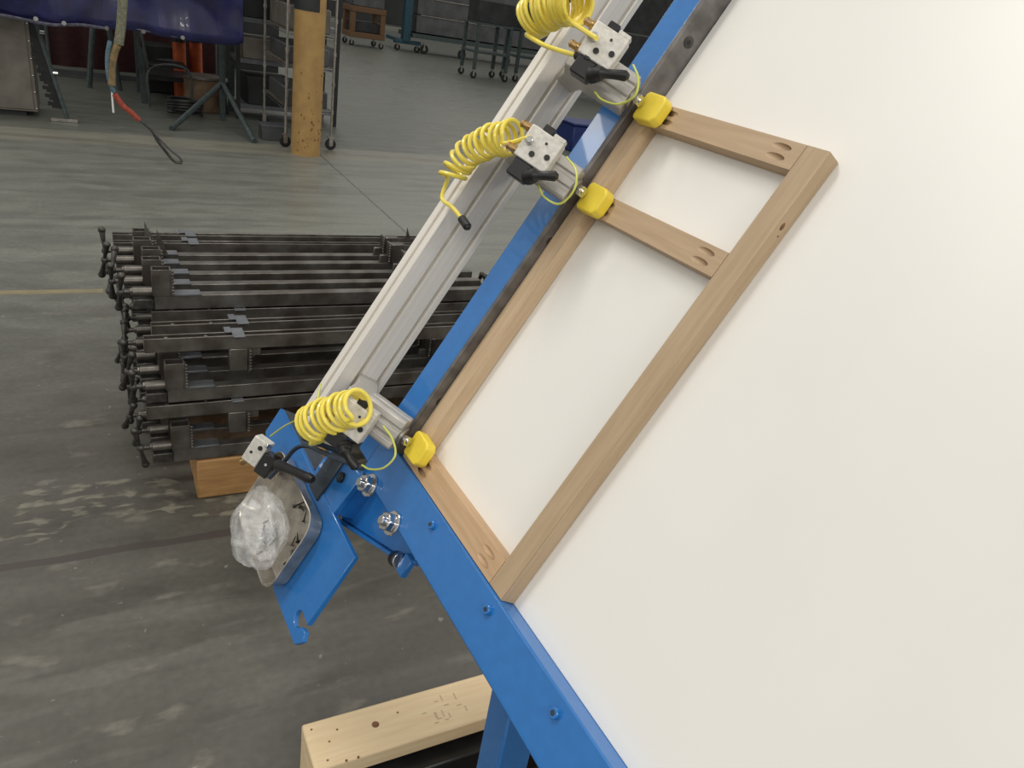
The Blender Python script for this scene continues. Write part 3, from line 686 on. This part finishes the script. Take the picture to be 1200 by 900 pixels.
# tripod stand
t, p = bg('pipe_stand', 'teal tripod pipe stand in front of the dark clutter', 'stand', 261, 141)
bm = nb(); cyl(bm, (0, 0, .02), (0, 0, 2.0), .032, seg=16); build('post', bm, TEAL, t)
zj = hgt(p, 97); MI = t.matrix_world.inverted()
for (a, b) in ((201, 153), (298, 168)):
    q = MI @ ground(a, b); bm = nb(); cyl(bm, (0, 0, zj), (q.x, q.y, .02), .028, seg=10); build('leg', bm, TEAL, t)
bm = nb(); cyl(bm, (0, 0, zj), (.1, .45, .02), .028, seg=10); build('leg', bm, TEAL, t)
# drum, orange cylinders, clutter
t, p = bg('fibre_drum', 'brown fibre drum with rust stain behind the tripod stand', 'drum', 241, 133)
zt_ = hgt(p, 95); bm = nb(); cyl(bm, (0, .2, 0), (0, .2, zt_), .20, seg=28); build('drum_body', bm, CARD, t, .01)
bm = nb(); cyl(bm, (0, .2, zt_), (0, .2, zt_+.03), .21, seg=28); build('lid', bm, TANM, t, .004)
for (a, b, h, lab, m) in ((222, 128, 55, 'taller orange cylinder behind the fibre drum', ORANGE), (242, 126, 62, 'shorter orange cylinder behind the fibre drum', ORANGE)):
    p = ground(a, b) + E2*.9; t = thing('orange_cylinder', lab, 'cylinder', Matrix.Translation(p) @ ME)
    bm = nb(); cyl(bm, (0, 0, 0), (0, 0, 1.25), .075, seg=20); build('barrel', bm, m, t)
    bm = nb(); cyl(bm, (0, 0, .62), (0, 0, .66), .08, seg=20); build('black_band', bm, BLACK, t); bm = nb(); cyl(bm, (0, 0, .85), (0, 0, .89), .08, seg=20); build('black_band', bm, BLACK, t)
def bench(name, lab, px, py, w_, d_, h_, m, cat='bench'):
    t, p = bg(name, lab, cat, px, py)
    bm = nb(); box(bm, 0, w_, 0, d_, h_-.05, h_); build('top', bm, m, t)
    for x, y in ((.03, .03), (w_-.03, .03), (.03, d_-.03), (w_-.03, d_-.03)):
        bm = nb(); box(bm, x-.03, x+.03, y-.03, y+.03, 0, h_-.05); build('leg', bm, TEAL, t)
    bm = nb(); box(bm, .05, w_-.05, .1, d_-.05, .25, .3); build('shelf', bm, m, t)
    return t
bench('workbench', 'dark workbench under the navy tarpaulin, left of the tripod', 166, 121, 1.0, .8, 1.0, DARK)
for k, (a, b, w_, d_, h_, lab) in enumerate(((170, 112, .45, .4, .55, 'black machine box on the floor below the workbench'),)):
    t, p = bg('machine_box', lab, 'box', a, b-4)
    bm = nb(); box(bm, 0, w_, 0, d_, 0, h_); build('housing', bm, DARK, t, .02)
    bm = nb(); cyl(bm, (w_/2, -.02, h_*.5), (w_/2, 0.0, h_*.5), .09, seg=16); build('dial', bm, GREYM, t)
t, p = bg('tube_chair', 'grey bent-tube chair frame in the shadow right of the workbench leg', 'chair', 176, 128)
for y in (0, .4):
    bm = nb(); tube(bm, spline([(0, y, .02), (.02, y, .42), (.40, y, .44), (.42, y, .02)], 5), .013, 8); build('leg_frame', bm, GREYM, t)
    bm = nb(); tube(bm, [(0, y, .42), (-.06, y, .85)], .013, 8); build('back_post', bm, GREYM, t)
bm = nb(); box(bm, .0, .4, .0, .4, .445, .475); build('seat', bm, BLACK, t, .01)
bm = nb(); box(bm, -.06, -.03, .0, .4, .62, .85); build('backrest', bm, BLACK, t, .01)
t, p = bg('cable_coil', 'black cable coil lying on the floor left of the fibre drum', 'cable', 217, 137)
bm = nb(); tube(bm, [Vector((.17*math.cos(a*.35)+.01*math.sin(a), .17*math.sin(a*.35), .03+.0016*a+.02*abs(math.sin(a*.35)))) for a in range(90)], .018, 6); build('cable_loops', bm, BLACK, t)
t, p = bg('trestle', 'dark A-shaped trestle left of the hanging strap', 'trestle', 105, 103)
for x0, x1 in ((0, .18), (.32, .18)):
    for y in (0, .5):
        bm = nb(); cyl(bm, (x0, y, 0), (x1, y+.02, 1.35), .028, seg=8); build('leg', bm, TEAL, t)
bm = nb(); box(bm, .13, .23, -.1, .7, 1.33, 1.42); build('beam', bm, TEAL, t)
# red panel behind
t, p = bg('welding_screen', 'dark red welding screen standing behind the trestle', 'screen', 60, 88)
bm = nb(); W_ = 1.9
vs = []
for i in range(40): vs.append((i/39*W_, .02*math.sin(i*1.1)))
prism(bm, vs+[(x, y+.006) for x, y in vs[::-1]], .12, 2.2); build('curtain', bm, RED_D, t)
bm = nb(); box(bm, -.05, W_+.05, -.03, .03, 0.02, .08); build('base_rail', bm, GREYM, t)
for x in (0, W_): bm = nb(); cyl(bm, (x, 0, .08), (x, 0, 2.3), .02, seg=10); build('pole', bm, GREYM, t)
# rear dark backdrop machinery
for (a, b, w_, d_, h_, nm, lab, m) in ((120, 96, 1.5, .7, 2.4, 'storage_cabinet', 'long black storage cabinet at the back of the clutter', DARK), (-60, 96, 3.2, .7, 2.4, 'storage_cabinet', 'dark cabinet behind the tan sheet metal panel', DARK), (285, 108, 1.0, .7, 2.6, 'storage_cabinet', 'tall dark cabinet behind the steel shelving', DARK)):
    t, p = bg(nm, lab, 'cabinet', a, b)
    t.matrix_world = Matrix.Translation(E2*2.6) @ t.matrix_world
    bm = nb(); box(bm, 0, w_, 0, d_, 0, h_); build('carcass', bm, m, t)
    n_ = max(1, int(w_/.6))
    for k in range(n_):
        bm = nb(); box(bm, k*w_/n_+.02, (k+1)*w_/n_-.02, -.02, 0, .1, h_-.1); dd = build('door', bm, m, t, .004)
        bm = nb(); box(bm, (k+1)*w_/n_-.08, (k+1)*w_/n_-.06, -.045, -.02, h_*.45, h_*.55); build('handle', bm, GREYM, dd)
# sheet metal panel cabinet at left edge
t, p = bg('sheet_metal_cabinet', 'dusty tan sheet metal cabinet at the left edge below the tarpaulin', 'cabinet', 46, 138)
zt_ = hgt(p, 18); bm = nb(); box(bm, -2.0, 0, 0, .5, .05, zt_); build('carcass', bm, TANM, t, .004)
bm = nb(); box(bm, -1.95, -.03, -.012, 0, .07, zt_-.03); build('front_panel', bm, TANM, t, .003)
for k in range(6):
    bm = nb(); ball(bm, (-.012, -.004, .08+k*(zt_-.15)/5), .010, seg=8); build('rivet', bm, CHROME, t)
bm = nb(); box(bm, -1.9, -.1, .05, .45, 0, .05); build('plinth', bm, DARK, t)
# leaning frame with brush strip
t, p = bg('leaning_frame', 'leaning grey steel frame with black brush strip beside the tan cabinet', 'frame', 80, 143)
zt_ = 1.5; bm = nb(); MX = Matrix.Shear if False else None
tube(bm, [(0, 0, .02), (-.34, .25, zt_)], .022, 6); build('rail', bm, TEAL, t)
bm = nb(); box(bm, -.14, .08, -.03, .03, .0, .03); build('foot', bm, STEEL_L, t, .004)
bm = nb()
for k in range(60):
    f = .06+.9*k/60; c = Vector((-.34*f, .25*f, .02+f*(zt_-.02))); l = .07+.03*math.sin(k*2.1)
    prism(bm, [(c.x-.02, c.z), (c.x-.02, c.z+.03), (c.x-.03-l, c.z+.035+.02*random.random()), (c.x-.03-l, c.z+.005)], c.y+.01, c.y+.03, Matrix(((1, 0, 0, 0), (0, 0, 1, 0), (0, 1, 0, 0), (0, 0, 0, 1))))
build('brush_strip', bm, BLACK, t)
for f in (.28, .5, .75):
    bm = nb(); c = Vector((-.34*f, .25*f, f*zt_)); cyl(bm, c+Vector((.01, -.03, 0)), c+Vector((.05, -.03, 0)), .015, seg=8); build('clip', bm, CHROME, t)
# tarpaulin
tb = 8.15
def on_plane(px, py, b):       # point seen at a pixel on the upright plane e2 = b
    d = ray(px, py); s = b/d.dot(E2) if abs(d.dot(E2)) > 1e-6 else 0; q = CAM+d*s; return Vector((q.dot(E1), b, q.z))
edge = [(-140, 4), (-40, 17), (0, 20), (25, 24), (60, 30), (95, 31), (122, 35), (160, 36), (190, 42), (215, 46), (245, 51), (272, 53), (285, 50)]
ep = spline([on_plane(x, y, tb) for x, y in edge], 10)
tar = thing('tarpaulin', 'shiny navy blue tarpaulin hanging over the clutter', 'tarpaulin', ME)
bm = nb(); rows_ = []; NR = 26
for r in range(NR+1):
    row = []
    for i, q in enumerate(ep):
        z = q.z + (3.0-q.z)*r/NR
        w_ = .05*math.sin(q.x*7+.6*math.sin(r*.35))+.035*mn.noise(Vector((q.x*5, z*3, 1)))+.06*mn.noise(Vector((q.x*1.5, z*2, 5)))
        row.append(bm.verts.new((q.x, tb+w_, z)))
    rows_.append(row)
for r in range(NR):
    for i in range(len(ep)-1): bm.faces.new((rows_[r][i], rows_[r][i+1], rows_[r+1][i+1], rows_[r+1][i]))
s = build('sheet', bm, TARP, tar); md = s.modifiers.new('thick', 'SOLIDIFY'); md.thickness = .006
bm = nb(); tube(bm, [q+Vector((0, .05*math.sin(q.x*7)+.0, .012)) for q in ep], .014, 6); build('hem', bm, mat('frayed_hem', (.10, .10, .14), .7, var=.4, scale=30), tar)
for (x, y) in ((42, 22), (75, 27), (125, 33), (168, 37), (214, 44)):
    q = on_plane(x, y, tb-.07); bm = nb(); cyl(bm, q, q+Vector((0, -.008, 0)), .018, seg=14); build('grommet', bm, CHROME, tar)
# hanging strap
hb_ = 6.6
def hp(px, py, b=hb_): return on_plane(px, py, b)
t = thing('lifting_strap', 'frayed webbing strap with red sleeve and wire loop end hanging from above', 'strap', ME)
def sect(name, pts, r, m, par):
    bm = nb(); tube(bm, spline([hp(*q) for q in pts], 5), r, 8); return build(name, bm, m, par)
top = hp(144, 0); 
bm = nb(); tube(bm, [Vector((top.x, top.y, 3.2)), top, hp(142, 30), hp(139, 52)], .032, 8); build('webbing', bm, GREYT, t)
sect('blue_webbing', [(129, 48), (126, 66), (127, 88), (133, 108)], .016, BLUEW, t)
sect('tan_webbing', [(138, 52), (134, 62), (131, 78), (131, 100)], .026, mat('tan_webbing', (.22, .15, .07), .7, var=.3), t)
sect('loose_threads', [(131, 105), (132, 120), (133, 132)], .007, LABELW, t)
sect('red_sleeve', [(134, 110), (144, 124), (154, 132), (163, 141)], .020, REDW, t)
sect('cable', [(163, 140), (177, 152), (184, 164), (193, 176), (204, 189), (212, 191)], .011, STEEL_D, t)
sect('cable_loop', [(177, 152), (188, 164), (199, 175), (210, 184), (213, 189), (211, 192)], .009, GREYM, t)
# crate dolly
t, p = bg('crate_dolly', 'brown wooden crate frame on casters carrying a grey box', 'dolly', 409, 53)
wd = 1.0; 
for z in (.22, .86): 
    bm = nb(); box(bm, 0, wd, 0, .8, z, z+.14); build('deck_board', bm, CRATEW, t, .01)
for x, y in ((.08, .06), (wd-.08, .06), (.08, .74), (wd-.08, .74)):
    bm = nb(); box(bm, x-.07, x+.07, y-.05, y+.05, .36, .86); build('corner_post', bm, CRATEW, t, .01)
    caster(t, x, y, .075)
bm = nb(); box(bm, 0.05, wd-.05, .05, .75, 1.0, 2.3, t.matrix_world); build('grey_box', bm, GREYM, None, .02, label='grey metal box standing on the crate dolly', category='box')
bm = nb(); box(bm, .1, wd-.1, .1, .7, .361, .62, t.matrix_world); build('parts_box', bm, DARK, None, .02, label='black box inside the crate dolly frame', category='box')
# blue post cart
t, p = bg('post_cart', 'teal blue upright frame cart on casters next to the crate dolly', 'cart', 474, 60)
bm = nb(); box(bm, -.12, .12, -.1, .1, .2, 3.4); build('mast', bm, TEALB, t, .01)
for q in ((-.25, -.05), (.35, -.05)):
    caster(t, q[0], q[1], .09)
bm = nb(); box(bm, -.35, .45, -.1, .05, .2, .3); build('foot_beam', bm, TEALB, t, .01)
bm = nb(); box(bm, -.06, .06, .0, 1.6, .2, .3); build('side_beam', bm, TEALB, t, .01)
# sheet racks
t, p = bg('sheet_rack', 'long grey rack of stacked steel sheets on casters at the back', 'rack', 485, 62)
Wd = 4.6
for k, (z0, z1) in enumerate(((.55, 1.0), (1.03, 1.45), (1.48, 2.05), (2.08, 3.0))):
    bm = nb(); box(bm, 0, Wd, 0, 1.2, z0, z1); build('sheet_pack', bm, GREYM, t, .01)
    bm = nb(); box(bm, .1+.4*k, Wd*.6, -.02, 0, z1, z1+.025); build('edge_strip', bm, STEEL_L, t)
bm = nb(); box(bm, -.1, Wd+.1, -.05, 1.2, .40, .52); build('base_frame', bm, TEAL, t)
for x in (.3, 1.5, 3.0, 4.2): caster(t, x, .0, .13)
bm = nb(); box(bm, 4.9, 9.0, .5, 1.5, 0, 3.2, t.matrix_world); build('dark_cabinet', bm, DARK, None, label='large dark cabinet right of the sheet rack at the back', category='cabinet')
# steel tables on casters
for (a, b, w_, lab) in ((553, 92, .9, 'dark teal steel table on casters, nearer of the two'), (602, 96, 1.5, 'dark teal steel table on casters, partly behind the aluminium rail')):
    t, p = bg('caster_table', lab, 'table', a, b)
    h_ = 1.15
    bm = nb(); box(bm, 0, w_, 0, .8, h_, h_+.05); box(bm, .0, w_, .0, .8, .55, .6); build('top', bm, TEAL, t)
    for x, y in ((.04, .04), (w_-.04, .04), (.04, .76), (w_-.04, .76)):
        bm = nb(); box(bm, x-.035, x+.035, y-.035, y+.035, .2, h_); build('leg', bm, TEAL, t); caster(t, x, y, .08)
    bm = nb(); box(bm, .02, w_-.02, .06, .7, h_+.05, h_+.5, t.matrix_world); build('wire_basket', bm, DARK, None, .01, label='dark basket of parts on the %s caster table' % ('nearer' if a < 600 else 'farther'), category='basket')
# things seen between the rail and the table
p = ground(668, 178); t = thing('storage_tote', 'navy blue tote on the floor seen between the rail and the table', 'tote', Matrix.Translation(p) @ ME)
bm = nb(); box(bm, 0, .8, 0, .5, 0, .34); build('tote_body', bm, NAVY, t, .02)
bm = nb(); box(bm, -.02, .82, -.02, .52, .34, .37); build('lid', bm, NAVY, t, .008)
t, p = bg('floor_machine', 'black machine with legs behind the navy tote', 'machine', 690, 120)
bm = nb(); box(bm, -.3, 2.2, .2, 1.1, .45, 1.5); build('housing', bm, DARK, t, .03)
for x, y in ((-.2, .3), (2.1, .3), (-.2, 1.0), (2.1, 1.0)): bm = nb(); box(bm, x-.05, x+.05, y-.05, y+.05, 0, .45); build('leg', bm, BLACK, t)
t, p = bg('wood_cabinet', 'brown cabinet in the background at the top of the gap beside the blue rail', 'cabinet', 720, 62)
bm = nb(); box(bm, -.4, 2.4, 0, .8, 0, 1.9); build('carcass', bm, CARD, t, .01)
for k in range(3):
    bm = nb(); box(bm, -.38+k*.93, .51+k*.93, -.02, 0, .06, 1.85); build('door', bm, CARD, t, .005)
